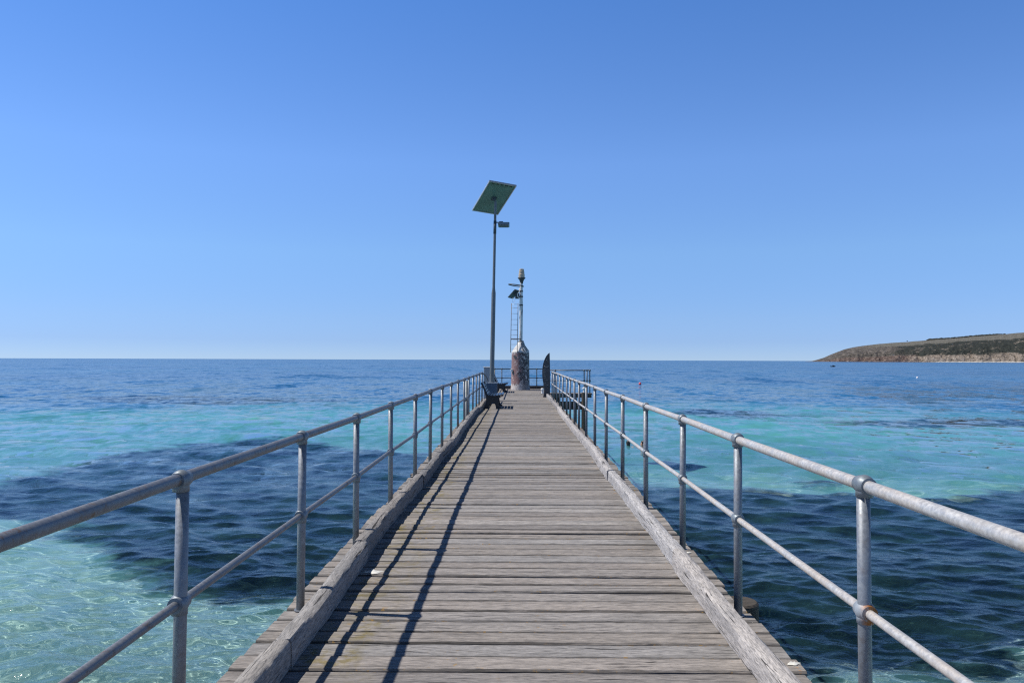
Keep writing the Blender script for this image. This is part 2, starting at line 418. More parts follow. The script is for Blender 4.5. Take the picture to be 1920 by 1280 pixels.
def water_mat():
    t = NT('sea_water'); p = t.pos(); s = t.sep(p)
    dist = t.math('SQRT', t.math('ADD', t.math('MULTIPLY', s[0], s[0]), t.math('MULTIPLY', s[1], s[1])))
    wob = t.noise(t.map(p, (.035, .03, 1)), 1, 4, .6)
    dd = t.math('ADD', dist, t.math('MULTIPLY', t.math('SUBTRACT', wob, .5), 34))
    deep = t.rng(dd, 52, 74)
    scat = t.rng(dist, 9, 42, .16, 1.0, False)
    turq = t.mix(t.rng(t.noise(t.map(p, (.06, .12, 1)), 1, 3, .6), .35, .65), (.075, .28, .335), (.09, .335, .33))
    deepc = t.mix(t.rng(t.noise(t.map(p, (.01, .015, 1)), 1, 4, .6), .35, .65), (.014, .095, .23), (.024, .14, .29))
    turq = t.mix(t.rng(dist, 14, 34), (.19, .50, .53), turq)
    body = t.mix(deep, turq, deepc)
    at = t.n('Attribute', attribute_name='weed_under').outputs['Fac']
    at = t.rng(t.math('ADD', at, t.math('MULTIPLY', t.math('SUBTRACT', t.noise(t.map(p, (.8, 1.9, 1)), 1, 5, .7), .5), 1.2)), .30, .72)
    body = t.mix(t.math('MULTIPLY', at, t.rng(t.noise(t.map(p, (.5, .9, 1)), 1, 5, .7), .35, .7, 1.0, .8)), body, t.mix(t.rng(t.noise(t.map(p, (1.3, 1.9, 1)), 1, 4, .7), .4, .7), (.003, .016, .045), (.008, .042, .075)))
    h1 = t.noise(t.map(p, (7, 11, 1)), 1, 3, .6)
    h2 = t.noise(t.map(p, (1.6, 2.6, 1)), 1, 4, .6)
    h3 = t.noise(t.map(p, (.35, .42, 1)), 1, 3, .55)
    h4 = t.noise(t.map(p, (.05, .055, 1)), 1, 3, .55)
    b = t.bump(h1, .6, .020)
    far = t.rng(dist, 12, 45, 0, 1)
    gustn = t.math('MULTIPLY', t.rng(t.noise(t.map(p, (.62, .2, 1)), 1, 4, .6), .38, .62, .45, 1.6), t.math('MULTIPLY', t.rng(t.noise(t.map(p, (.028, .011, 1)), 1, 5, .65), .36, .64, .45, 1.5), t.rng(t.noise(t.map(p, (.16, .06, 1)), 1, 4, .6), .36, .64, .6, 1.4)))
    b = t.bump(h2, t.math('MULTIPLY', far, .9), .12, b)
    b = t.bump(h3, t.math('MULTIPLY', t.rng(dist, 25, 80), t.math('MULTIPLY', gustn, .8)), .6, b)
    b = t.bump(h4, t.math('MULTIPLY', t.rng(dist, 70, 200), t.math('MULTIPLY', gustn, .7)), 3.2, b)
    def vsub(vec, sc):
        a = t.n('VectorMath', operation='SUBTRACT'); t.put(a.inputs[0], vec); a.inputs[1].default_value = (.5, .5, .5)
        c = t.n('VectorMath', operation='SCALE'); t.put(c.inputs[0], a.outputs[0]); t.put(c.inputs['Scale'], sc); return c.outputs[0]
    def vop(op, a, b=None):
        c = t.n('VectorMath', operation=op); t.put(c.inputs[0], a)
        if b is not None: t.put(c.inputs[1], b)
        return c.outputs[0]
    nv = vop('ADD', vop('ADD', vsub(t.noise(t.map(p, (.9, .55, 1)), 1, 5, .7, 0, 1), 1.45), vsub(t.noise(t.map(p, (.17, .055, 1)), 1, 4, .6, 0, 1), t.rng(dist, 40, 150, .8, 1.1))),
             vsub(t.noise(t.map(p, (.03, .011, 1)), 1, 4, .6, 0, 1), .42))
    nv = vop('NORMALIZE', vop('ADD', vop('MULTIPLY', nv, (1, 1, 0)), (0, 0, 1)))
    wf = t.rng(dist, 10, 48)
    b = vop('NORMALIZE', vop('ADD', vsub(vop('ADD', b, (.5, .5, .5)), t.math('SUBTRACT', 1.0, wf)), vsub(vop('ADD', nv, (.5, .5, .5)), wf)))
    refr = t.n('BsdfRefraction'); t.put(refr.inputs['Color'], (.80, .97, .995)); refr.inputs['IOR'].default_value = 1.333
    refr.inputs['Roughness'].default_value = 0
    dif = t.n('BsdfDiffuse'); t.put(dif.inputs['Color'], body)
    gl = t.n('BsdfGlossy'); t.put(gl.inputs['Roughness'], t.rng(dist, 10, 200, .03, .16))
    t.put(gl.inputs['Normal'], b); t.put(dif.inputs['Normal'], b)
    fr = t.n('Fresnel'); fr.inputs['IOR'].default_value = 1.333; t.put(fr.inputs['Normal'], b)
    m1 = t.n('MixShader'); t.put(m1.inputs[0], scat); t.put(m1.inputs[1], refr.outputs[0]); t.put(m1.inputs[2], dif.outputs[0])
    m2 = t.n('MixShader'); t.put(m2.inputs[0], fr.outputs[0]); t.put(m2.inputs[1], m1.outputs[0]); t.put(m2.inputs[2], gl.outputs[0])
    t.t.links.new(m2.outputs[0], t.out.inputs[0]); return t.m

def surf(pts): 
    return [(q.x, q.y) for q in (px(a, b, z=WATER_Z) for a, b in pts)]
left_weed = surf([(-300, 990), (-80, 930), (0, 905), (100, 872), (250, 851), (350, 831), (470, 825), (560, 827), (640, 836), (720, 846), (800, 850), (860, 870)]) + [(0.0, 26), (.5, 9)] + \
    surf([(620, 1175), (530, 1152), (480, 1142), (400, 1118), (330, 1072), (230, 1047), (150, 995), (60, 978), (0, 972), (-120, 985)])
right_weed = [(.5, 9), (1.0, 25)] + surf([(1130, 897), (1200, 906), (1300, 916), (1450, 930), (1600, 923), (1750, 931), (1920, 926), (2300, 935), (2300, 1215), (1920, 1225), (1800, 1244), (1650, 1240), (1540, 1232), (1480, 1250), (1400, 1290)])
streaks = [surf([(1230, 772), (1300, 767), (1400, 770), (1500, 778), (1540, 783), (1400, 784), (1290, 779)]),
           surf([(1540, 790), (1650, 787), (1800, 784), (1990, 786), (2200, 790), (1990, 799), (1800, 800), (1620, 798)]),
           surf([(1470, 903), (1530, 898), (1600, 901), (1590, 910), (1510, 910)]),
           surf([(120, 744), (330, 741), (560, 746), (700, 752), (420, 758), (200, 754)])]
def weed_mask(x, y):
    nx = (fbm(x / 2.2 + 9, y / 2.2 + 9, 21, 4) - .5); soft = .25 + .012 * np.hypot(x, y)
    m = np.zeros_like(x)
    for i, P in enumerate([left_weed, right_weed] + streaks):
        w = 2.6 if i < 2 else 1.1
        d = poly_sd(x, y, P) + nx * w * (1 if i < 2 else np.maximum(1, np.hypot(x, y) / 30))
        m = np.maximum(m, 1 - 1 / (1 + np.exp(-np.clip(d / soft, -30, 30))))
    return m
sel = RR < 120
wu = np.zeros_like(RR); wu[sel] = weed_mask(WX[sel], WY[sel])
MAT['water'] = water_mat()
sea = mesh_grid('sea', WX + DX * .5, WY + DY * .5, WATER_Z + WZ, MAT['water'], {'weed_under': wu})
tag(sea, 'wind-rippled sea shading from pale turquoise to deep blue', kind='structure')

BED = -3.55
def bed_mat():
    t = NT('seabed'); p = t.pos()
    w = t.n('Attribute', attribute_name='weed').outputs['Fac']
    n = t.noise(p, 2.3, 5, .65); n2 = t.noise(p, .7, 3, .6); f = t.noise(p, 9, 4, .6)
    sand = t.mix(t.rng(n2, .3, .7), (.74, .71, .60), (.82, .79, .68))
    sand = t.mix(t.rng(f, .55, .75, 0, .25), sand, (.5, .5, .4))
    wm = t.math('ADD', w, t.math('MULTIPLY', t.math('SUBTRACT', n, .5), 1.3))
    grass = t.mix(f, (.008, .016, .018), (.028, .045, .035))
    col = t.mix(t.rng(wm, .38, .6), sand, grass)
    return t.bsdf(col, .95, 0, None, .1)
Rb = rows(2.5, 42000, .12, .0016); Tb = cols(R(40), 520, R(125), 80)
RB, TB = np.meshgrid(Rb, Tb, indexing='ij'); BX = RB * np.sin(TB); BY = RB * np.cos(TB)
BZ = BED - np.clip((RB - 25) * .05, 0, 12) + .12 * (fbm(BX / 3 + 70, BY / 3 + 70, 41, 3) - .5)
g = np.clip((RB - 1.62) / RB, 0.2, 1)
wb = np.zeros_like(RB); sel = RB < 130
wb[sel] = weed_mask((BX * g)[sel], (BY * g)[sel])
MAT['bed'] = bed_mat()
bed = mesh_grid('seabed', BX, BY, BZ, MAT['bed'], {'weed': wb})
tag(bed, 'sandy seabed with dark seagrass patches under the clear water', kind='structure')
sea.cycles.is_caustics_caster = True; bed.cycles.is_caustics_receiver = True; sl.cycles.is_caustics_light = True

# --------------------------------------------------------------- jetty
jetty = thing('jetty', 'long grey weathered timber jetty running straight out over the turquoise sea', 'jetty')
END = 41.2
def plank_shape(mb, x0, x1, y0, y1, z1, th, r):
    nseg = max(4, int((x1 - x0) / .11)); c = .009
    jl = rng.normal(0, .0016, nseg + 1).cumsum() * .45; jr = rng.normal(0, .0016, nseg + 1).cumsum() * .45
    jl -= jl.mean(); jr -= jr.mean(); zz = rng.normal(0, .0007, nseg + 1)
    tilt = rng.normal(0, .002); tx = rng.normal(0, .0012)
    vs = []; fs = []
    for i in range(nseg + 1):
        u = i / nseg; x = x0 + (x1 - x0) * u
        a = y0 + jl[i]; b = y1 + jr[i]; zt = z1 + zz[i] + tx * (u - .5) * 2
        e = .004 * (1 if 0 < i < nseg else 0)
        sec = [(a, z1 - th), (a, zt - c - tilt), (a + c, zt - tilt), (a + .034, zt - tilt * .7), ((a + b) / 2, zt + .001), (b - .034, zt + tilt * .7), (b - c, zt + tilt), (b, zt - c + tilt), (b, z1 - th)]
        vs += [(x, yy, z) for yy, z in sec]
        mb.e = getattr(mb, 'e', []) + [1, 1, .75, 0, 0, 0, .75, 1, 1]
    k = 9
    for i in range(nseg):
        for j in range(k):
            j2 = (j + 1) % k
            fs.append((i * k + j, i * k + j2, (i + 1) * k + j2, (i + 1) * k + j))
    fs += [tuple(range(k)), tuple(nseg * k + j for j in range(k))[::-1]]
    mb.add(vs, fs)
deck = MB(); y = -1.6
while y < END:
    w = .19 + rng.normal(0, .009)
    gap = .016 + (.014 if rng.random() < .2 else 0) + abs(rng.normal(0, .004))
    xl = -1.40 + rng.normal(0, .007); xr = 1.385 + rng.normal(0, .007)
    if 4.93 < y < 5.25: xr = 1.355
    plank_shape(deck, xl, xr, y, y + w - gap, rng.normal(0, .0022), .065, 0)
    y += w
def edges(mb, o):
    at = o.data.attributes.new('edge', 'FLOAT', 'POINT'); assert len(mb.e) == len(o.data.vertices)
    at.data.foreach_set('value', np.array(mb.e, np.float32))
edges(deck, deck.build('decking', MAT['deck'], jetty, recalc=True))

def kerb_timber(x_in, x_out, y0, y1, h, seedv, wob, mat='kerb'):
    r = np.random.default_rng(seedv); n = int((y1 - y0) / .06)
    m = MB(); vs = []; fs = []; k = 10
    for i in range(n + 1):
        y = y0 + (y1 - y0) * i / n
        dx = wob(y); dz = .006 * math.sin(y * 1.7 + seedv)
        a, b = x_in + dx, x_out + dx
        c = .012
        sec = [(a, .003), (a, h * .5), (a, h - c), (a + math.copysign(c, b - a), h), ((a + b) / 2, h + .002), (b - math.copysign(c, b - a), h), (b, h - c), (b, h * .5), (b, .003), ((a + b) / 2, .003)]
        nz = [(fbm(np.array([y * 5. + j * 3.1]), np.array([j * 1.7 + seedv]), 60 + seedv, 4)[0] - .5) for j in range(k)]
        for j, (xx, z) in enumerate(sec):
            q = 0 if z < .01 else 1
            vs.append((xx + nz[j] * .016, y, z + q * (dz + nz[(j + 3) % k] * .014)))
    for i in range(n):
        for j in range(k):
            j2 = (j + 1) % k; fs.append((i * k + j, i * k + j2, (i + 1) * k + j2, (i + 1) * k + j))
    fs += [tuple(range(k)), tuple(n * k + j for j in range(k))[::-1]]
    m.add(vs, fs)
    return sharp(m.build('kerb', MAT[mat], jetty), 50)
wl = lambda y: .010 * math.sin(y * .55 + .4) + .012 * math.sin(y * 1.3 + 2) - (.018 * math.exp(-((y - 20) / 3.5) ** 2))
wr = lambda y: .012 * math.sin(y * .5 + 1) + .008 * math.sin(y * 1.1)
yl = [-1.6, 3.86, 5.9, 9.3, 13.6, 18.0, 22.6, 27.9]
for i in range(len(yl) - 1): kerb_timber(-1.118, -1.212, yl[i] + .004, yl[i + 1] - .004, .137 + .006 * (i % 3), 3 + i, (lambda y, k=i: wl(y) + .007 * math.sin(k * 2.3)), 'kerb_shade')
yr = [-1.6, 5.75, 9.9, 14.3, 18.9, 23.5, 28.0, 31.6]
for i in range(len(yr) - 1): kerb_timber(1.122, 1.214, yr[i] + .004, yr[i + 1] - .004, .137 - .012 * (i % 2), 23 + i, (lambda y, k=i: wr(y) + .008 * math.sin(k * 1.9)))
m = MB(); m.box((-1.4, END - .12, .004), (1.38, END, .16), bev=.01); m.build('kerb', MAT['beam'], jetty)

for x in (-1.1, -.4, .4, 1.1):
    m = MB(); m.box((x - .08, -1.5, -.30), (x + .08, END - .05, -.067)); m.build('bearer', MAT['beam'], jetty)
for i, y in enumerate([.4, 5.12, 9.8, 14.4, 19.0, 23.6, 28.2, 32.8, 36.6, 40.6]):
    m = MB(); m.box((-1.36, y - .13, -.60), (1.36, y + .13, -.302), bev=.012); m.build('headstock', MAT['beam'], jetty)
    for sx in (-1.30, 1.42):
        r = .12; top = -.305 if sx < 0 or i != 1 else -.04
        xx = sx if top > -.1 else math.copysign(1.12, sx)
        if top < -.1: top = -.602
        m = MB(); m.lathe([(r * 1.12, -4.2), (r * 1.05, -2.2), (r, top - .012), (r - .012, top)], (xx, y, 0), 24)
        sharp(m.build('pile', MAT['pile'], jetty), 40)
# side landing at the head of the jetty
m = MB(); y = 36.0
while y < 36.55:
    w = .19; plank_shape(m, 1.42, 3.32 + rng.normal(0, .012), y, y + w - .01, -.004, .06, 0); y += w
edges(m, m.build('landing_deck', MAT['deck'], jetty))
for (a, b, ya, yb, z0, z1) in [(1.40, 3.30, 35.84, 35.99, -.20, -.01), (1.46, 3.1, 35.86, 36.0, -.74, -.38)]:
    m = MB(); m.box((a, ya, z0), (b, yb, z1), bev=.012); m.build('landing_beam', MAT['beam'], jetty)
for (xx, yy, r, top) in [(2.95, 35.72, .115, .03), (2.55, 35.75, .075, -.2), (1.75, 36.3, .11, -.21)]:
    m = MB(); m.lathe([(r * 1.1, -9.), (r * 1.05, -2.2), (r, top - .012), (r - .012, top)], (xx, yy, 0), 20)
    sharp(m.build('landing_pile', MAT['pile'], jetty), 40)

# --------------------------------------------------------------- railings
RT, RM, XP = 1.035, .565, 1.30
def ball_mesh(name, r, mat, along):
    m = MB(); m.ball((0, 0, 0), r, 22, 14)
    m.tube([Vector(along) * -r * 1.12, Vector(along) * r * 1.12], r * .80, 18)
    m.tube([(0, 0, -r * 1.16), (0, 0, 0)], r * .82, 18)
    o = m.build(name, mat); return o
def railing(name, label, posts, top_path, mid_path, mats, r_post=.0245, r_top=.0237, r_mid=.0175, group='pipe railings along the jetty', rust_at=None):
    """posts: (x, y, dirvector)"""
    root = thing(name, label, 'railing', (posts[0][0], posts[0][1], 0), 0, group)
    off = Vector(root.location)
    pm = MB(); pm.tube([(0, 0, .0), (0, 0, RT)], r_post, 18); pm.tube([(0, 0, .0), (0, 0, .006)], r_post * 1.5, 18)
    first = None; tops = {}
    for i, (x, y, d) in enumerate(posts):
        if first is None:
            po = pm.build('post', mats[0], root); first = po
        else:
            po = first.copy(); C.objects.link(po); po.parent = root
        po.location = Vector((x, y, 0)) - off
        po.rotation_euler = (rng.normal(0, .0035), rng.normal(0, .0035), rng.random() * 6)
        key = tuple(d)
        for (zz, rr, nm) in ((RT, .0385, 'top'), (RM, .0375, 'mid')):
            if (key, nm) not in tops:
                b = ball_mesh('ball_fitting', rr, mats[3], d); tops[(key, nm)] = b
            else:
                b = tops[(key, nm)].copy(); C.objects.link(b)
            b.parent = po; b.matrix_local = po.rotation_euler.to_matrix().inverted().to_4x4() @ Matrix.Translation((0, 0, zz))
            if rust_at == i and nm == 'mid':
                b.data = b.data.copy(); b.data.materials[0] = MAT['rusted']; b['label'] = 'rust-stained ball fitting'
    m = MB(); m.tube([Vector(p) - off + Vector((0, 0, rng.normal(0, .003))) for p in top_path], r_top, 18); m.build('top_rail', mats[1], root)
    m = MB(); m.tube([Vector(p) - off for p in mid_path], r_mid, 16); m.build('mid_rail', mats[2], root)
    return root
jig = lambda y: .006 * math.sin(y * 2.1) 
LY = [-.4, 1.3, 3.04, 4.75, 6.32, 8.08, 9.9, 11.65, 13.42, 15.2, 17.0, 18.8, 20.6, 22.4, 24.2, 26.0, 27.8]
RY = [-.4, 1.3, 2.99, 4.70, 6.31, 8.06, 9.95, 11.75, 13.5, 15.25, 17.0, 18.5, 19.9, 21.5, 23.2, 25.2, 27.2, 29.2, 30.9]
hz = lambda y, h: h + .004 * math.sin(y * 1.3)
railing('pipe_railing', 'shade-toned galvanised pipe railing on the jetty edge nearest the two benches', [(-XP + jig(y), y, (0, 1, 0)) for y in LY],
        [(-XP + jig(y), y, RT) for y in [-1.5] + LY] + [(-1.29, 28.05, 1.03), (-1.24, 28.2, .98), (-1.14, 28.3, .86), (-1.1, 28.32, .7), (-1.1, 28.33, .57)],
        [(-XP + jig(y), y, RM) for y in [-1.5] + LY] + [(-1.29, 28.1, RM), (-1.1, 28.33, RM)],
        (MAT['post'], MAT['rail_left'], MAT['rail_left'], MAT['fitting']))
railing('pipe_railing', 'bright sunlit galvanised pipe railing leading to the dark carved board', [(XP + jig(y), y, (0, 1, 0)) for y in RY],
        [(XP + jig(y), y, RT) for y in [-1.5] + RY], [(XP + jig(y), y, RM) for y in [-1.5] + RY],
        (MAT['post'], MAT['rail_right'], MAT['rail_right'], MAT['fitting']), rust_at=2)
ye = END - .2
railing('pipe_railing', 'dark pipe railing across the far end behind the beacon tower',
        [(-1.25, 31.5, (0, 1, 0)), (-1.25, 34.5, (0, 1, 0)), (-1.25, 37.8, (0, 1, 0)), (-1.25, ye, (1, 0, 0)), (-.88, ye, (1, 0, 0)), (.1, ye, (1, 0, 0)), (.93, ye, (1, 0, 0)), (1.3, ye, (1, 0, 0))],
        [(-1.25, 30, RT), (-1.25, ye, RT), (1.3, ye, RT)], [(-1.25, 30, RM), (-1.25, ye, RM), (1.3, ye, RM)],
        (MAT['dark_rail'],) * 4)
railing('pipe_railing', 'dark pipe railing around the side landing at the jetty head',
        [(1.66, 36.05, (1, 0, 0)), (2.98, 36.05, (1, 0, 0)), (3.24, 36.05, (1, 0, 0)), (3.15, 36.52, (0, 1, 0))],
        [(1.42, 36.05, RT), (3.24, 36.05, RT), (3.15, 36.52, RT)], [(1.42, 36.05, RM), (3.24, 36.05, RM), (3.15, 36.52, RM)],
        (MAT['dark_rail'],) * 4)

m = MB(); m.tube([(0, 0, -2.6), (0, 0, .92)], .042, 16); m.tube([(0, 0, .36), (0, 0, .44)], .055, 16)
o = m.build('service_pipe', MAT['pole'], None, loc=(-1.455, 22.0, 0))
tag(o, 'plain grey upright pipe just outside the railing near the first bench', 'pipe')

# --------------------------------------------------------------- benches
def make_bench():
    root = thing('park_bench', 'nearer dark slatted bench with its back to the railing, beside the plinth', 'bench', (-1.13, 24.1, 0), 0, 'slatted benches on the jetty')
    L = 1.75
    sm = MB(); seat = [(.18, .40), (.27, .385), (.36, .38), (.45, .388), (.54, .402), (.625, .418)]
    for i, (x, z) in enumerate(seat): sm.box((x - .034, .0, z), (x + .034, L, z + .032), bev=.005)
    sm.build('seat', MAT['blue_slat'], root)
    bm_ = MB()
    for i in range(5):
        u = i / 4; x = .155 - .145 * u - .02 * u * u; z = .47 + .30 * u
        bm_.box((x - .016, .0, z - .032), (x + .016, L, z + .032), rot=Matrix.Rotation(-.42, 3, 'Y'), bev=.005)
    bm_.build('backrest', MAT['blue_slat'], root)
    out = [(-.02, .80), (-.035, .77), (.07, .56), (.105, .43), (.13, .34), (.13, .24), (.10, .12), (.06, .03), (.05, 0), (.21, 0), (.22, .04), (.235, .12), (.27, .17), (.33, .19),
           (.38, .18), (.41, .13), (.43, .06), (.44, 0), (.60, 0), (.60, .035), (.545, .06), (.51, .14), (.50, .25), (.52, .33), (.60, .375), (.665, .40), (.66, .43), (.60, .40), (.48, .375), (.35, .365), (.24, .375), (.18, .42), (.15, .52), (.06, .70), (.015, .80)]
    for yy in (.08, L - .14):
        f = MB(); f.prism(out, yy, yy + .06); f.build('end_frame', MAT['black_iron'], root)
    f = MB(); f.tube([(.3, .1, .22), (.3, L - .1, .22)], .014, 8); f.build('stretcher', MAT['black_iron'], root)
    return root
b1 = make_bench()
b2 = copy_tree(b1); b2.location = (-1.16, 36.0, 0); b2['label'] = 'farther dark slatted bench between the solar light pole and the beacon tower'

# --------------------------------------------------------------- solar light, cabinet
LZ = 27.2
base = Vector((-.93, LZ, 0))
lt = thing('solar_street_light', 'tall grey solar lamp pole with tilted panel, standing on a blue-grey plinth by the bench', 'street light', base)
m = MB(); m.box((-.185, -.18, .0), (.185, .18, .70), bev=.012); m.build('plinth', MAT['plinth'], lt)
m = MB(); m.box((-.2, -.195, .70), (.2, .195, .722), bev=.005); m.build('plinth_cap', MAT['alu'], lt)
top = px(929, 376, d=LZ) - base; kz = px(925, 545, d=LZ) - base
lean = (top - Vector((0, 0, .72)))
pt = lambda z: Vector((0, 0, .722)) + lean * ((z - .722) / (top.z - .722))
m = MB(); m.tube([pt(.722), pt(1.2), pt(kz.z - .09), pt(kz.z + .1), pt(5.5), pt(top.z - .02)], [.078, .077, .073, .048, .046, .043], 22)
sharp(m.build('pole', MAT['pole'], lt), 50)
m = MB(); m.tube([pt(5.85), pt(6.3)], .052, 16); m.build('pole_sleeve', MAT['lamp_dark'], lt)
# panel from its four corners (edges square to each other)
qs = [(918.1, 339), (967.9, 348.5), (884.2, 394.4), (934.4, 402.2)]; aa, bb = .36, 1.1
for _ in range(40):
    cs = [px(*q_, d=LZ + dy) for q_, dy in zip(qs, (-(aa + bb) / 2, (aa - bb) / 2, (bb - aa) / 2, (aa + bb) / 2))]
    u = ((cs[1] - cs[0]) + (cs[3] - cs[2])) / 2; v = ((cs[2] - cs[0]) + (cs[3] - cs[1])) / 2
    bb += .3 * (-(u.x * v.x + u.z * v.z) / u.y - bb)
v -= u * (u.dot(v) / u.dot(u))
ctr = sum(cs, Vector()) / 4 - base; nrm = u.cross(v).normalized()
if nrm.z < 0: nrm = -nrm
un, vn = u.normalized(), v.normalized(); lu, lv = u.length / 2, v.length / 2
def slab(mb, a0, a1, b0, b1, n0, n1):
    vs = [ctr + un * a + vn * b + nrm * n for n in (n0, n1) for (a, b) in ((a0, b0), (a1, b0), (a1, b1), (a0, b1))]
    mb.add(vs, [(0, 1, 2, 3), (7, 6, 5, 4), (0, 4, 5, 1), (1, 5, 6, 2), (2, 6, 7, 3), (3, 7, 4, 0)])
m = MB(); slab(m, -lu + .03, lu - .03, -lv + .03, lv - .03, .0, .02); pan = m.build('solar_panel', MAT['panel_back'], lt)
m = MB(); slab(m, -lu + .03, lu - .03, -lv + .03, lv - .03, .022, .03); m.build('solar_cells', MAT['panel_cell'], pan)
m = MB()
slab(m, -lu, lu, -lv, -lv + .028, -.022, .034); slab(m, -lu, lu, lv - .028, lv, -.022, .034)
slab(m, -lu, -lu + .028, -lv + .029, lv - .029, -.022, .034); slab(m, lu - .028, lu, -lv + .029, lv - .029, -.022, .034)
m.build('panel_frame', MAT['alu'], pan)
m = MB()
for i in range(5):
    a = -lu + .17 + i * (2 * lu - .32) / 4.15; slab(m, a - .04, a + .055, -lv + .085, -lv + .125, -.004, -.001)
m.build('vent_slots', MAT['dark_slot'], pan)
m = MB(); slab(m, -.07, .07, -.09, .09, -.05, -.002); m.tube([top, ctr - nrm * .03], .05, 12)
m.build('panel_bracket', MAT['lamp_dark'], lt)
hp = px(944.5, 420.5, d=LZ) - base; ap = pt(hp.z + .06)
m = MB(); m.tube([ap, (hp.x - .1, ap.y, hp.z + .06)], .02, 10); m.build('lamp_arm', MAT['lamp_dark'], lt)
rotl = Matrix.Rotation(R(-4), 3, 'X')
m = MB(); m.box((hp.x - .2, -.10, hp.z - .05), (hp.x + .2, .30, hp.z + .05), rot=rotl, bev=.02); m.box((hp.x - .16, -.04, hp.z + .05), (hp.x - .02, .16, hp.z + .1), bev=.01)
lh = m.build('lamp_head', MAT['lamp_lens'], lt)
m = MB(); m.box((hp.x - .16, -.07, hp.z - .06), (hp.x + .16, .27, hp.z - .052), rot=rotl, origin=(hp.x, .1, hp.z)); m.build('lens', MAT['lamp_dark'], lh)

cb = thing('electrical_cabinet', 'narrow pale grey steel cabinet at the end of the railing beside the lamp pole', 'cabinet', (-1.09, 28.9, 0))
m = MB(); m.box((-.19, -.14, .05), (.19, .14, 1.215), bev=.012); m.build('body', MAT['grey_box'], cb)
m = MB(); m.box((-.21, -.165, 1.217), (.21, .165, 1.245), bev=.006); m.build('lid', MAT['white_paint'], cb)
m = MB(); m.box((-.165, -.152, .12), (.165, -.142, 1.16), bev=.003); d_ = m.build('door', MAT['grey_box'], cb)
m = MB(); m.box((.11, -.17, .6), (.13, -.153, .72), bev=.003); m.build('handle', MAT['dark_steel'], d_)
m = MB(); m.box((-.2, -.15, 0), (.2, .15, .048)); m.build('base', MAT['white_paint'], cb)

# --------------------------------------------------------------- beacon tower
TZ = 39.75; tb = px(975.6, 731, d=TZ); T0 = Vector((tb.x, TZ, 0))
tw = thing('beacon_tower', 'rust-pink flaking steel drum beacon with white cone, mast and lantern at the jetty end', 'beacon', T0)
zz = lambda y: px(975, y, d=TZ).z
rb = 17.3 / F * TZ
zd = zz(660)
m = MB(); m.lathe([(rb * 1.04, 0), (rb * 1.035, .1), (rb * 1.0, .3), (rb * .97, zd * .5), (rb * .955, zd - .02), (rb * .955, zd)], (0, 0, 0), 48)
dr_ = sharp(m.build('drum', MAT['drum'], tw), 40)
for (xx, yy) in ((965, 669), (961.5, 699), (966, 721.5)):
    q = px(xx, yy, d=TZ) - T0; a = math.asin(max(-.95, min(.95, q.x / rb)))
    m = MB(); 
    c = Vector((rb * .99 * math.sin(a), -rb * .99 * math.cos(a), q.z)); tdir = Vector((math.cos(a), math.sin(a), 0)); nn = Vector((math.sin(a), -math.cos(a), 0))
    pts = [(-.09, .05), (.0, .075), (.09, .03), (.05, -.06), (.0, -.085), (-.05, -.01)]
    vs = [c + tdir * p + Vector((0, 0, 1)) * w + nn * .004 for p, w in pts] + [c + tdir * p + Vector((0, 0, 1)) * w - nn * .03 for p, w in pts]
    n = 6; m.add(vs, [tuple(range(n)), tuple(range(2 * n - 1, n - 1, -1))] + [(i, n + i, n + (i + 1) % n, (i + 1) % n) for i in range(n)])
    m.build('rust_hole', MAT['dark_steel'], dr_)
q = px(961, 694, d=TZ) - T0
m = MB(); m.box((-rb * 1.05, -.32, q.z - .07), (-rb * .82, -.2, q.z + .07), bev=.02); m.build('bracket', MAT['white_paint'], dr_)
mx = (px(977, 600, d=TZ) - T0).x; zc = zz(641)
# offset cone (its tip sits under the mast)
m = MB(); seg = 40; vs = []; fs = []
lv_ = [(0, rb * .95, 0), (.35, rb * .74, mx * .3), (.7, rb * .45, mx * .7), (.93, .17, mx), (1.0, .13, mx)]
for (t_, r_, ox) in lv_:
    for k in range(seg):
        a = 2 * math.pi * k / seg; vs.append((ox + r_ * math.cos(a), r_ * math.sin(a), zd + .002 + (zc - zd) * t_))
for i in range(len(lv_) - 1):
    for k in range(seg): k2 = (k + 1) % seg; fs.append((i * seg + k, i * seg + k2, (i + 1) * seg + k2, (i + 1) * seg + k))
m.add(vs, fs, True); m.build('cone', MAT['cone'], tw)
zt = zz(530)
m = MB(); m.tube([(mx - .01, 0, zc - .05), (mx, 0, zz(600)), (mx, 0, zz(565))], .086, 20); m.tube([(mx, 0, zz(565)), (mx + .01, 0, zt)], [.083, .07], 20)
sharp(m.build('mast', MAT['mast'], tw), 50)
for (y_, r_) in ((546, .1), (556, .1), (572, .1), (640, .14)):
    m = MB(); z_ = zz(y_); m.tube([(mx, 0, z_ - .03), (mx, 0, z_ + .03)], r_, 18); m.build('mast_collar', MAT['dark_steel'], tw)
lx = (px(978, 515, d=TZ) - T0).x
m = MB(); m.lathe([(.10, zz(527)), (.11, zz(526)), (.12, zz(524.5)), (.2, zz(521.5)), (.2, zz(520.8)), (.16, zz(520.3))], (lx, 0, 0), 24); m.lathe([(.07, zt - .05), (.08, zz(528.5)), (.1, zz(527.2))], (lx, 0, 0), 20)
lb = m.build('lantern_base', MAT['dark_steel'], tw)
m = MB(); m.lathe([(.155, zz(520.2)), (.158, zz(514)), (.14, zz(513.5)), (.138, zz(509)), (.122, zz(508.4)), (.118, zz(504.8)), (.1, zz(504.2)), (.001, zz(504))], (lx, 0, 0), 28)
sharp(m.build('lantern', MAT['lens_amber'], tw), 40)
hc = px(967.6, 535, d=TZ) - T0
m = MB(); pts = []
for k in range(41):
    a = 2 * math.pi * k / 40; pts.append((hc.x + .375 * math.cos(a), .375 * math.sin(a), hc.z - .05 * math.cos(a)))
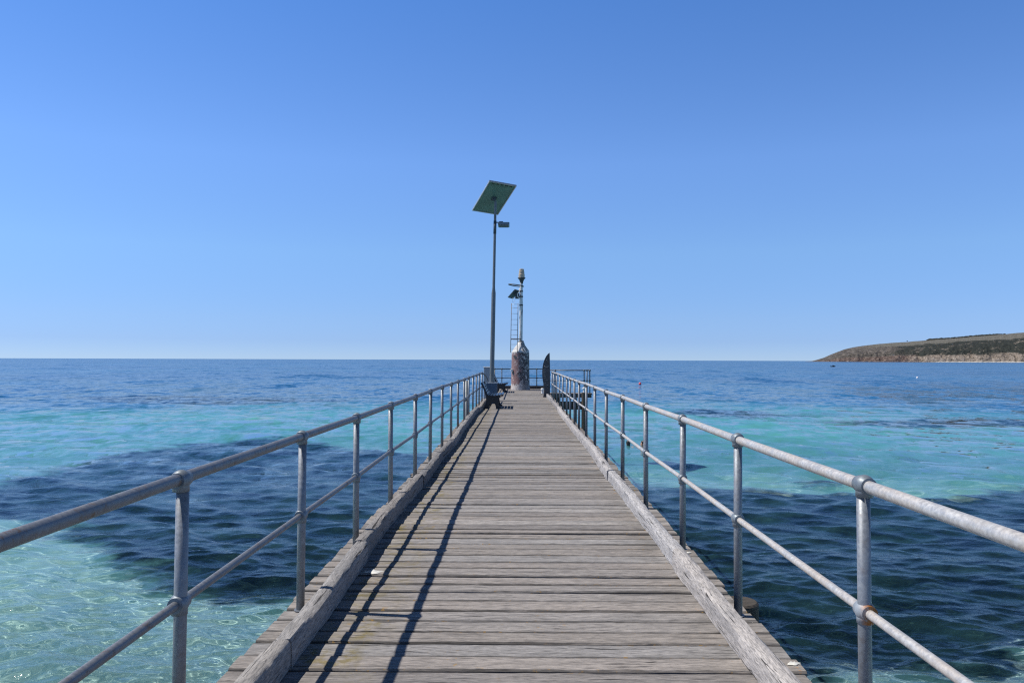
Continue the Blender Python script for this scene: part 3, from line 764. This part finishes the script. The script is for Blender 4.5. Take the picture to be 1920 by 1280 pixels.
m.tube(pts, .026, 8, cap=False); m.tube([(hc.x + .36, 0, hc.z - .05), (mx, 0, hc.z - .05)], .03, 8); m.build('hoop', MAT['dark_steel'], tw)
# small panel
pc = [px(965.5, 543.5, d=TZ) - T0, px(975, 545.5, d=TZ) - T0, px(952.3, 557.5, d=TZ) - T0, px(961.5, 558.5, d=TZ) - T0]
u2 = pc[1] - pc[0]; v2 = pc[2] - pc[0]; u2.y = .25; v2.y = -(u2.x * v2.x + u2.z * v2.z) / u2.y; v2.y = min(.6, v2.y)
n2 = u2.cross(v2).normalized(); n2 = n2 if n2.z > 0 else -n2
o2 = pc[0] - (u2 + v2) * 0 - Vector((0, .2, 0))
m = MB(); vs = [o2 + u2 * a + v2 * b + n2 * c for c in (0, .035) for a, b in ((0, 0), (1, 0), (1, 1), (0, 1))]
m.add(vs, [(0, 1, 2, 3), (7, 6, 5, 4), (0, 4, 5, 1), (1, 5, 6, 2), (2, 6, 7, 3), (3, 7, 4, 0)])
m.build('solar_panel', MAT['lamp_dark'], tw)
m = MB(); z_ = zz(552); m.box((mx - .30, -.13, z_ - .22), (mx - .09, .05, z_ + .06), bev=.015); m.tube([(mx - .2, 0, z_), o2 + u2 * .5 + v2 * .5 - n2 * .02], .025, 8); m.build('panel_bracket', MAT['dark_steel'], tw)
m = MB()
pa = [Vector((mx - .1, -.1, zz(541))), Vector((mx - .07, -.11, zz(546))), Vector((mx - .17, -.13, zz(551))), Vector((mx - .18, -.13, zz(556))), Vector((mx - .11, -.12, zz(559)))]
m.tube(pa, .022, 8)
cxx = (px(963, 562, d=TZ) - T0).x; pts = [(cxx + .07 * math.cos(a), -.1, zz(562.5) + .12 * math.sin(a)) for a in np.linspace(0, 6.283, 22)]
m.tube(pts, .006, 6, cap=False); m.build('cable', MAT['white_paint'], tw)
# ladder
lxa, lxb = (px(959, 600, d=TZ) - T0).x, (px(971.3, 600, d=TZ) - T0).x
m = MB(); zl0, zl1 = zd - .02, zz(569); yl_ = -.30
for xx in (lxa, lxb): m.tube([(xx - .035, yl_ - .12, zl0), (xx, yl_ + .06, zl1)], .016, 8)
ld = m.build('ladder', MAT['ladder'], tw)
for y_ in (571, 578, 588.5, 599.5, 609, 619, 628, 637, 646, 655):
    z_ = zz(y_); f_ = (z_ - zl0) / (zl1 - zl0); o_ = -.035 * (1 - f_); yy = yl_ - .12 + .18 * f_
    m = MB(); m.tube([(lxa + o_, yy, z_), (lxb + o_, yy, z_)], .009, 6); m.build('rung', MAT['alu'], ld)
z_ = zz(635.5); m = MB(); m.tube([(lxa - .03, yl_ - .08, z_), (mx + .02, -.12, z_)], .022, 8); m.build('stay', MAT['ladder'], ld)
m = MB()
for s0, s1 in ((.2, .75), (.5, 1.15), (.0, .35)):
    pts = []
    for i in range(12):
        t_ = i / 11; r_ = .16 + (rb * .98 - .16) * t_; a = -math.pi / 2 + (s0 + (s1 - s0) * t_) * 1.1
        z_ = zc - .05 + (zd - zc + .08) * t_ + .02
        pts.append((mx * (1 - t_) + r_ * math.cos(a), r_ * math.sin(a), z_))
    m.tube(pts, .014, 6)
m.build('guy_cable', MAT['dark_steel'], tw)

# --------------------------------------------------------------- carved board, bollards
BZ_ = 31.75
prof = [(1030.6, 661.5), (1027.5, 663.5), (1024, 668), (1021, 674), (1018.7, 681), (1017.2, 689), (1016.6, 698), (1016.8, 706), (1018, 715), (1019.7, 723), (1020.3, 730), (1020, 737), (1018.3, 744.8),
        (1026, 745), (1031, 744.8), (1031.6, 730), (1031.5, 700), (1031, 675)]
bp = [px(a, b, d=BZ_) for a, b in prof]; bx0 = bp[13].x
z0 = min(q.z for q in bp)
bd = thing('carved_board', 'tall dark blade-shaped timber board with pale carved marks, upright at the railing end', 'sculpture', (bx0, BZ_, 0))
m = MB(); m.prism([(q.x - bx0, q.z - z0 + .003) for q in bp], 0, .075)
m.build('board', MAT['board'], bd)
def mark(pts, r):
    m = MB(); m.tube([(px(a, b, d=BZ_).x - bx0, -.002, px(a, b, d=BZ_).z - z0) for a, b in pts], r, 6); m.build('carved_mark', MAT['carving'], bd)
mark([(1020.8, 686.2), (1022, 687.2), (1024.5, 687.7), (1027, 687.2), (1028.3, 686)], .009)
mark([(1024.2, 675.5), (1025, 674.8), (1025.8, 675.6)], .008)
for (y_, a, b) in ((691, 1019.5, 1023), (694.5, 1019.3, 1021.5), (698, 1019, 1023.5), (701, 1019.5, 1022), (704.5, 1019, 1023), (708, 1019.6, 1024), (712.5, 1023, 1027), (718, 1021, 1023), (722, 1025, 1028)):
    mark([(a, y_), ((a + b) / 2, y_ - .4), (b, y_ + .2)], .005)
def bollard(label, loc):
    t_ = thing('bollard', label, 'bollard', loc, 0, 'white bollards at the jetty head')
    m = MB(); m.lathe([(.075, 0), (.07, .03), (.06, .05), (.062, .16), (.085, .2), (.09, .24), (.07, .28), (.001, .295)], (0, 0, 0), 20); m.build('post', MAT['white_paint'], t_)
    m = MB(); m.box((-.1, -.1, -.0), (.1, .1, .012), bev=.004); m.build('base', MAT['dark_steel'], t_); t_.scale = (.85, .85, .85); return t_
bq = px(1017, 738, z=0); bollard('small white bollard on the deck at the foot of the dark carved board', (bq.x, bq.y, .004))
bq = px(1094, 734, d=35.72); bollard('small white bollard capping the dark pile at the landing corner', (2.95, 35.72, .032))

# bird droppings on the planks
def splat(label, x, y, r, sx, seed):
    rr = np.random.default_rng(seed); n = 20; m = MB()
    q = px(x, y, z=0)
    ring = [(r * sx * (1 + .35 * rr.normal()) * math.cos(6.283 * k / n), r * (1 + .35 * rr.normal()) * math.sin(6.283 * k / n)) for k in range(n)]
    vs = [(a, b, .0045) for a, b in ring] + [(a * .7, b * .7, .009) for a, b in ring] + [(0, 0, .01)]
    fs = [(k, (k + 1) % n, n + (k + 1) % n, n + k) for k in range(n)] + [(n + k, n + (k + 1) % n, 2 * n) for k in range(n)]
    m.add(vs, fs, True); o = m.build('bird_dropping', MAT['dropping'], None, loc=(q.x, q.y, .002)); return tag(o, label, 'bird dropping')
splat('white bird dropping on the deck beside the shaded kerb', 698, 1073, .045, 1.3, 4)
splat('pale bird dropping on the plank ends outside the sunlit kerb', 1488, 1246, .02, 1.8, 5)
splat('small white dropping at the foot of a sunlit railing post', 1291, 1037, .014, 1.4, 6)

# --------------------------------------------------------------- swimmers, floats, boat
def swimmer(label, loc, rz, sc=1.0):
    root = thing('person', label, 'person', loc, rz, 'swimmers beside the jetty')
    # one continuous surface: chest under water, neck, head with nose and chin (faces +y locally)
    m = MB(); seg = 28; vs = []; fs = []
    secs = [(-.55, .13, .095, 0), (-.42, .17, .11, 0), (-.28, .195, .115, 0), (-.16, .20, .11, .0), (-.10, .17, .095, 0), (-.06, .10, .075, .0), (-.03, .062, .064, .005), (.02, .056, .062, .012),
            (.045, .058, .075, .022), (.07, .064, .088, .022), (.10, .070, .096, .018), (.135, .074, .100, .012), (.17, .077, .102, .006), (.205, .077, .102, .0), (.235, .070, .093, -.004), (.26, .052, .07, -.006), (.275, .026, .036, -.008), (.279, .002, .003, -.008)]
    for (z, a, b, oy) in secs:
        for k in range(seg):
            th = 2 * math.pi * k / seg; x = a * math.cos(th); y = oy + b * math.sin(th)
            fr = max(0, math.sin(th)) ** 14
            if .09 < z < .15: y += fr * .022 * (1 - abs(z - .115) / .04)
            if .15 < z < .18: y -= (max(0, math.sin(th)) ** 3) * (abs(math.cos(th)) * .02)
            if abs(z - .07) < .01: y += fr * .006
            vs.append((x, y, z))
    for i in range(len(secs) - 1):
        for k in range(seg): k2 = (k + 1) % seg; fs.append((i * seg + k, i * seg + k2, (i + 1) * seg + k2, (i + 1) * seg + k))
    m.add(vs, fs, True)
    m.tube([(.15, 0, -.14), (.24, .06, -.2), (.28, .22, -.12), (.2, .42, -.03), (.17, .5, -.01)], [.06, .052, .045, .034, .022], 12)
    m.tube([(-.15, 0, -.14), (-.24, .06, -.2), (-.28, .2, -.16), (-.22, .4, -.12), (-.2, .48, -.12)], [.06, .052, .045, .034, .022], 12)
    m.build('body', MAT['skin'], root)
    h = MB(); vs = []; fs = []; hs = [(.07, .064, .094, -.012), (.11, .079, .104, -.008), (.15, .085, .108, -.004), (.19, .086, .110, 0), (.225, .083, .107, .0), (.255, .068, .088, -.004), (.28, .04, .052, -.008), (.288, .002, .002, -.008)]
    for (z, a, b, oy) in hs:
        for k in range(seg):
            th = 2 * math.pi * k / seg; fr = max(0, math.sin(th)); cut = 1 - (.32 * fr ** 1.2 if z < .205 else 0)
            vs.append((a * math.cos(th) * (1 if z > .15 else (1 - .0 * fr)), (oy + b * math.sin(th)) * (cut if math.sin(th) > 0 else 1), z))
    for i in range(len(hs) - 1):
        for k in range(seg): k2 = (k + 1) % seg; fs.append((i * seg + k, i * seg + k2, (i + 1) * seg + k2, (i + 1) * seg + k))
    h.add(vs, fs, True); h.build('hair', MAT['hair'], root)
    for s_ in (-1, 1):
        e = MB(); e.ball((s_ * .03, .098, .15), .009, 10, 8); e.build('eye', MAT['hair'], root)
        e = MB(); e.ball((s_ * .078, .0, .135), .03, 10, 8, (.35, .7, 1)); e.build('ear', MAT['skin'], root)
    root.scale = (sc,) * 3
    return root
q = px(1206.5, 837.5, z=WATER_Z); swimmer('tan dark-haired swimmer, head out of the water, half behind a railing post', (q.x, q.y, WATER_Z - .02), R(75))
q = px(1178, 834, z=WATER_Z); s2 = swimmer('dark-haired swimmer low in the water just below the mid rail, face turned away', (q.x, q.y, WATER_Z - .09), R(8))

def buoy(label, x, y, r, mat, cap):
    q = px(x, y, z=WATER_Z); t_ = thing('buoy', label, 'buoy', (q.x, q.y, WATER_Z))
    m = MB(); m.ball((0, 0, r * .55), r, 22, 14, (1, 1, .95)); m.build('float', mat, t_)
    m = MB(); m.tube([(0, 0, r * 1.45), (0, 0, r * 1.75)], r * .16, 10); m.build('eye_ring', cap, t_)
    return t_
buoy('round red and white mooring buoy on open water right of the jetty', 1200, 720.5, .20, MAT['red_float'], MAT['white_float'])
buoy('small white buoy floating below the rocky headland', 1720, 709, .22, MAT['white_float'], MAT['red_float'])
q = px(1562, 687.5, z=WATER_Z)
bt = thing('small_boat', 'tiny dark open boat on the water off the headland point', 'boat', (q.x, q.y, WATER_Z), R(8))
m = MB(); st = [(-1.35, .42, .0, .5), (-.7, .52, -.12, .48), (.1, .55, -.14, .5), (.8, .42, -.1, .58), (1.3, .16, .05, .7), (1.5, .01, .3, .78)]; vs = []; fs = []
for (x, w, zb, zt_) in st: vs += [(x, -w, zt_), (x, -w * .7, zb), (x, w * .7, zb), (x, w, zt_), (x, w * .9, zt_ - .02), (x, w * .6, zb + .06), (x, -w * .6, zb + .06), (x, -w * .9, zt_ - .02)]
for i in range(len(st) - 1):
    for k in range(8): k2 = (k + 1) % 8; fs.append((i * 8 + k, i * 8 + k2, (i + 1) * 8 + k2, (i + 1) * 8 + k))
fs.append(tuple(range(8))); m.add(vs, fs); m.build('hull', MAT['hull'], bt)
m = MB(); m.box((-.35, -.3, .1), (.45, .3, .95), bev=.06); m.build('console', MAT['hull'], bt)
m = MB(); m.box((-1.6, -.12, .1), (-1.35, .12, .85), bev=.05); m.build('outboard_motor', MAT['black_iron'], bt)

# --------------------------------------------------------------- headland
HD = 3300.0
sil = [(1500, 678.5), (1522, 677.2), (1530, 675), (1545, 670.5), (1558, 664.5), (1570, 660), (1583, 655), (1600, 651), (1620, 648), (1650, 644.5), (1680, 642.2), (1700, 641), (1740, 637.6), (1790, 634), (1830, 630.5), (1870, 627.5), (1920, 623), (2000, 615), (2150, 606), (2400, 600)]
sx_ = np.array([px(a, b, d=HD).x for a, b in sil]); sz_ = np.array([px(a, b, d=HD).z for a, b in sil]) - WATER_Z
U = np.linspace(sx_[0] + 10, sx_[-1], 900); Vv = np.concatenate([np.linspace(-30, 160, 110), np.linspace(165, 1500, 70)])
UU, VV = np.meshgrid(U, Vv, indexing='ij')
H = np.interp(UU, sx_, sz_)
prof_ = np.interp(VV, [-30, -2, 6, 22, 45, 90, 150, 260, 420, 1500], [-.06, -.02, .10, .22, .30, .48, .68, .93, 1.0, .9])
rug = fbm(UU / 17 + 30, VV / 34 + 30, 80, 5, .6) - .5; gul = fbm(UU / 45 + 7, VV / 300 + 9, 90, 4) - .5
Hn = H * prof_ + np.clip(H, 0, 40) * .55 * rug * np.clip((160 - VV) / 100, .08, 1) * np.clip(VV / 8, 0, 1)
Hn += np.clip(H, 0, 60) * .34 * gul * np.clip((200 - VV) / 150, 0, 1) * np.clip(VV / 10, 0, 1)
Hn = np.where(VV < -1, np.minimum(Hn, -.5), Hn)
coast = np.interp(UU, sx_, np.interp(np.array([a for a, b in sil]), [1500, 1700, 1920, 2400], [0, -160, -420, -900]))
HY = HD + VV + coast + 25 * (fbm(UU / 45 + 3, UU * 0 + 2, 33, 3) - .5)
scl = HY / HD; HX = UU * scl
def headland_mat():
    t = NT('headland_ground'); p = t.pos(); z = t.sep(p)
    hh = t.n('Attribute', attribute_name='rel').outputs['Fac']; al = t.n('Attribute', attribute_name='along').outputs['Fac']
    n = t.noise(p, .03, 6, .7); n2 = t.noise(t.map(p, (1, 1, 2.5)), .014, 5, .65); f = t.noise(t.map(p, (1, 1, 1.6)), .075, 6, .78)
    grass = t.mix(f, (.11, .105, .085), (.175, .168, .14))
    scrub = t.ramp(f, [(.3, (.016, .02, .02)), (.55, (.04, .045, .038)), (.7, (.085, .08, .058)), (.85, (.2, .18, .14))])
    rock = t.ramp(f, [(.32, (.035, .027, .026)), (.47, (.11, .08, .068)), (.66, (.28, .225, .185))])
    slope = t.ramp(t.noise(p, .06, 6, .75), [(.36, (.028, .028, .028)), (.46, (.085, .077, .067)), (.56, (.135, .12, .10)), (.7, (.29, .255, .225))])
    dune = t.ramp(f, [(.36, (.055, .052, .042)), (.46, (.2, .165, .13)), (.66, (.40, .345, .28))])
    v = t.math('ADD', hh, t.math('MULTIPLY', t.math('SUBTRACT', n2, .5), .3))
    low = t.mix(t.rng(t.math('ADD', al, t.math('MULTIPLY', t.math('SUBTRACT', n, .5), .25)), .42, .55), rock, dune)
    mid = t.mix(t.rng(t.math('ADD', al, t.math('MULTIPLY', t.math('SUBTRACT', n2, .5), .5)), .33, .5), slope, scrub)
    mid = t.mix(t.math('MULTIPLY', t.rng(t.noise(p, .03, 6, .78), .565, .62, 0, .85), t.rng(al, .3, .6)), mid, dune)
    col = t.mix(t.rng(v, .27, .34), low, mid)
    top = t.mix(t.rng(al, .2, .35), slope, grass)
    col = t.mix(t.rng(v, .80, .86), col, top)
    beach = t.math('MULTIPLY', t.rng(z[2], WATER_Z + 4.5, WATER_Z + 2.5), t.rng(al, .55, .62))
    col = t.mix(1.0, col, (1.3, 1.3, 1.34), 'MULTIPLY')  # lightens and cools the ground colour to stand in for haze
    col = t.mix(beach, col, (.62, .58, .52))
    return t.bsdf(col, .95, 0, t.bump(f, 1.0, 14.0), .1)
MAT['headland'] = headland_mat()
rel = np.clip(Hn / np.maximum(H, 4), 0, 1); along = np.clip((UU - sx_[1]) / (px(1920, 650, d=HD).x - sx_[1]), 0, 1.5)
hl = mesh_grid('headland', HX * 1.0, HY, WATER_Z + Hn * scl, MAT['headland'], {'rel': rel, 'along': along})
tag(hl, 'rocky grass-topped headland rising from the sea', kind='structure')

# scrub on the ridge, one mass far off, and the lone tree
def ridge(xp, yb=None):
    x = px(xp, 640, d=HD).x; i = int(np.clip(np.searchsorted(U, x), 0, len(U) - 1))
    ang = (WATER_Z + Hn[i] * scl[i] - CAM_H) / HY[i]; j = int(np.argmax(ang)); return Vector((HX[i, j], HY[i, j], WATER_Z + Hn[i, j] * scl[i, j]))
MAT['scrub'] = plain('far_scrub', (.03, .036, .03), .9, scale=.5, var=.5)
m = MB(); r2 = random.Random(5)
for k in range(210):
    xp = 1735 + 145 * (k + r2.random()) / 210
    if r2.random() < .12: continue
    q = ridge(xp); h_ = (2.2 + 3.0 * r2.random()) * (1 if 1738 < xp < 1872 else .6)
    m.ball((q.x + r2.uniform(-2, 2), q.y - r2.uniform(2, 14), q.z + h_ * .25), h_, 8, 6, (1.5 + r2.random(), 1.2, .75 + .3 * r2.random()))
rs = m.build('ridge_scrub', MAT['scrub'], None, recalc=False); tag(rs, 'dark line of scrub along the headland ridge', 'scrub', kind='stuff')
q = ridge(1700); lt_ = thing('tree', 'lone small tree standing on the bare headland ridge', 'tree', q)
m = MB(); m.tube([(0, 0, -1), (.1, 0, 2.5), (.3, 0, 4)], [.5, .4, .25], 8); m.build('trunk', MAT['pile'], lt_)
m = MB()
for k in range(26):
    a = r2.uniform(0, 6.28); rr_ = r2.uniform(0, 2.4); m.ball((rr_ * math.cos(a), rr_ * math.sin(a), 4.2 + r2.uniform(-1.2, 1.8)), r2.uniform(.5, 1.2), 7, 5)
m.build('crown', MAT['scrub'], lt_, recalc=False)
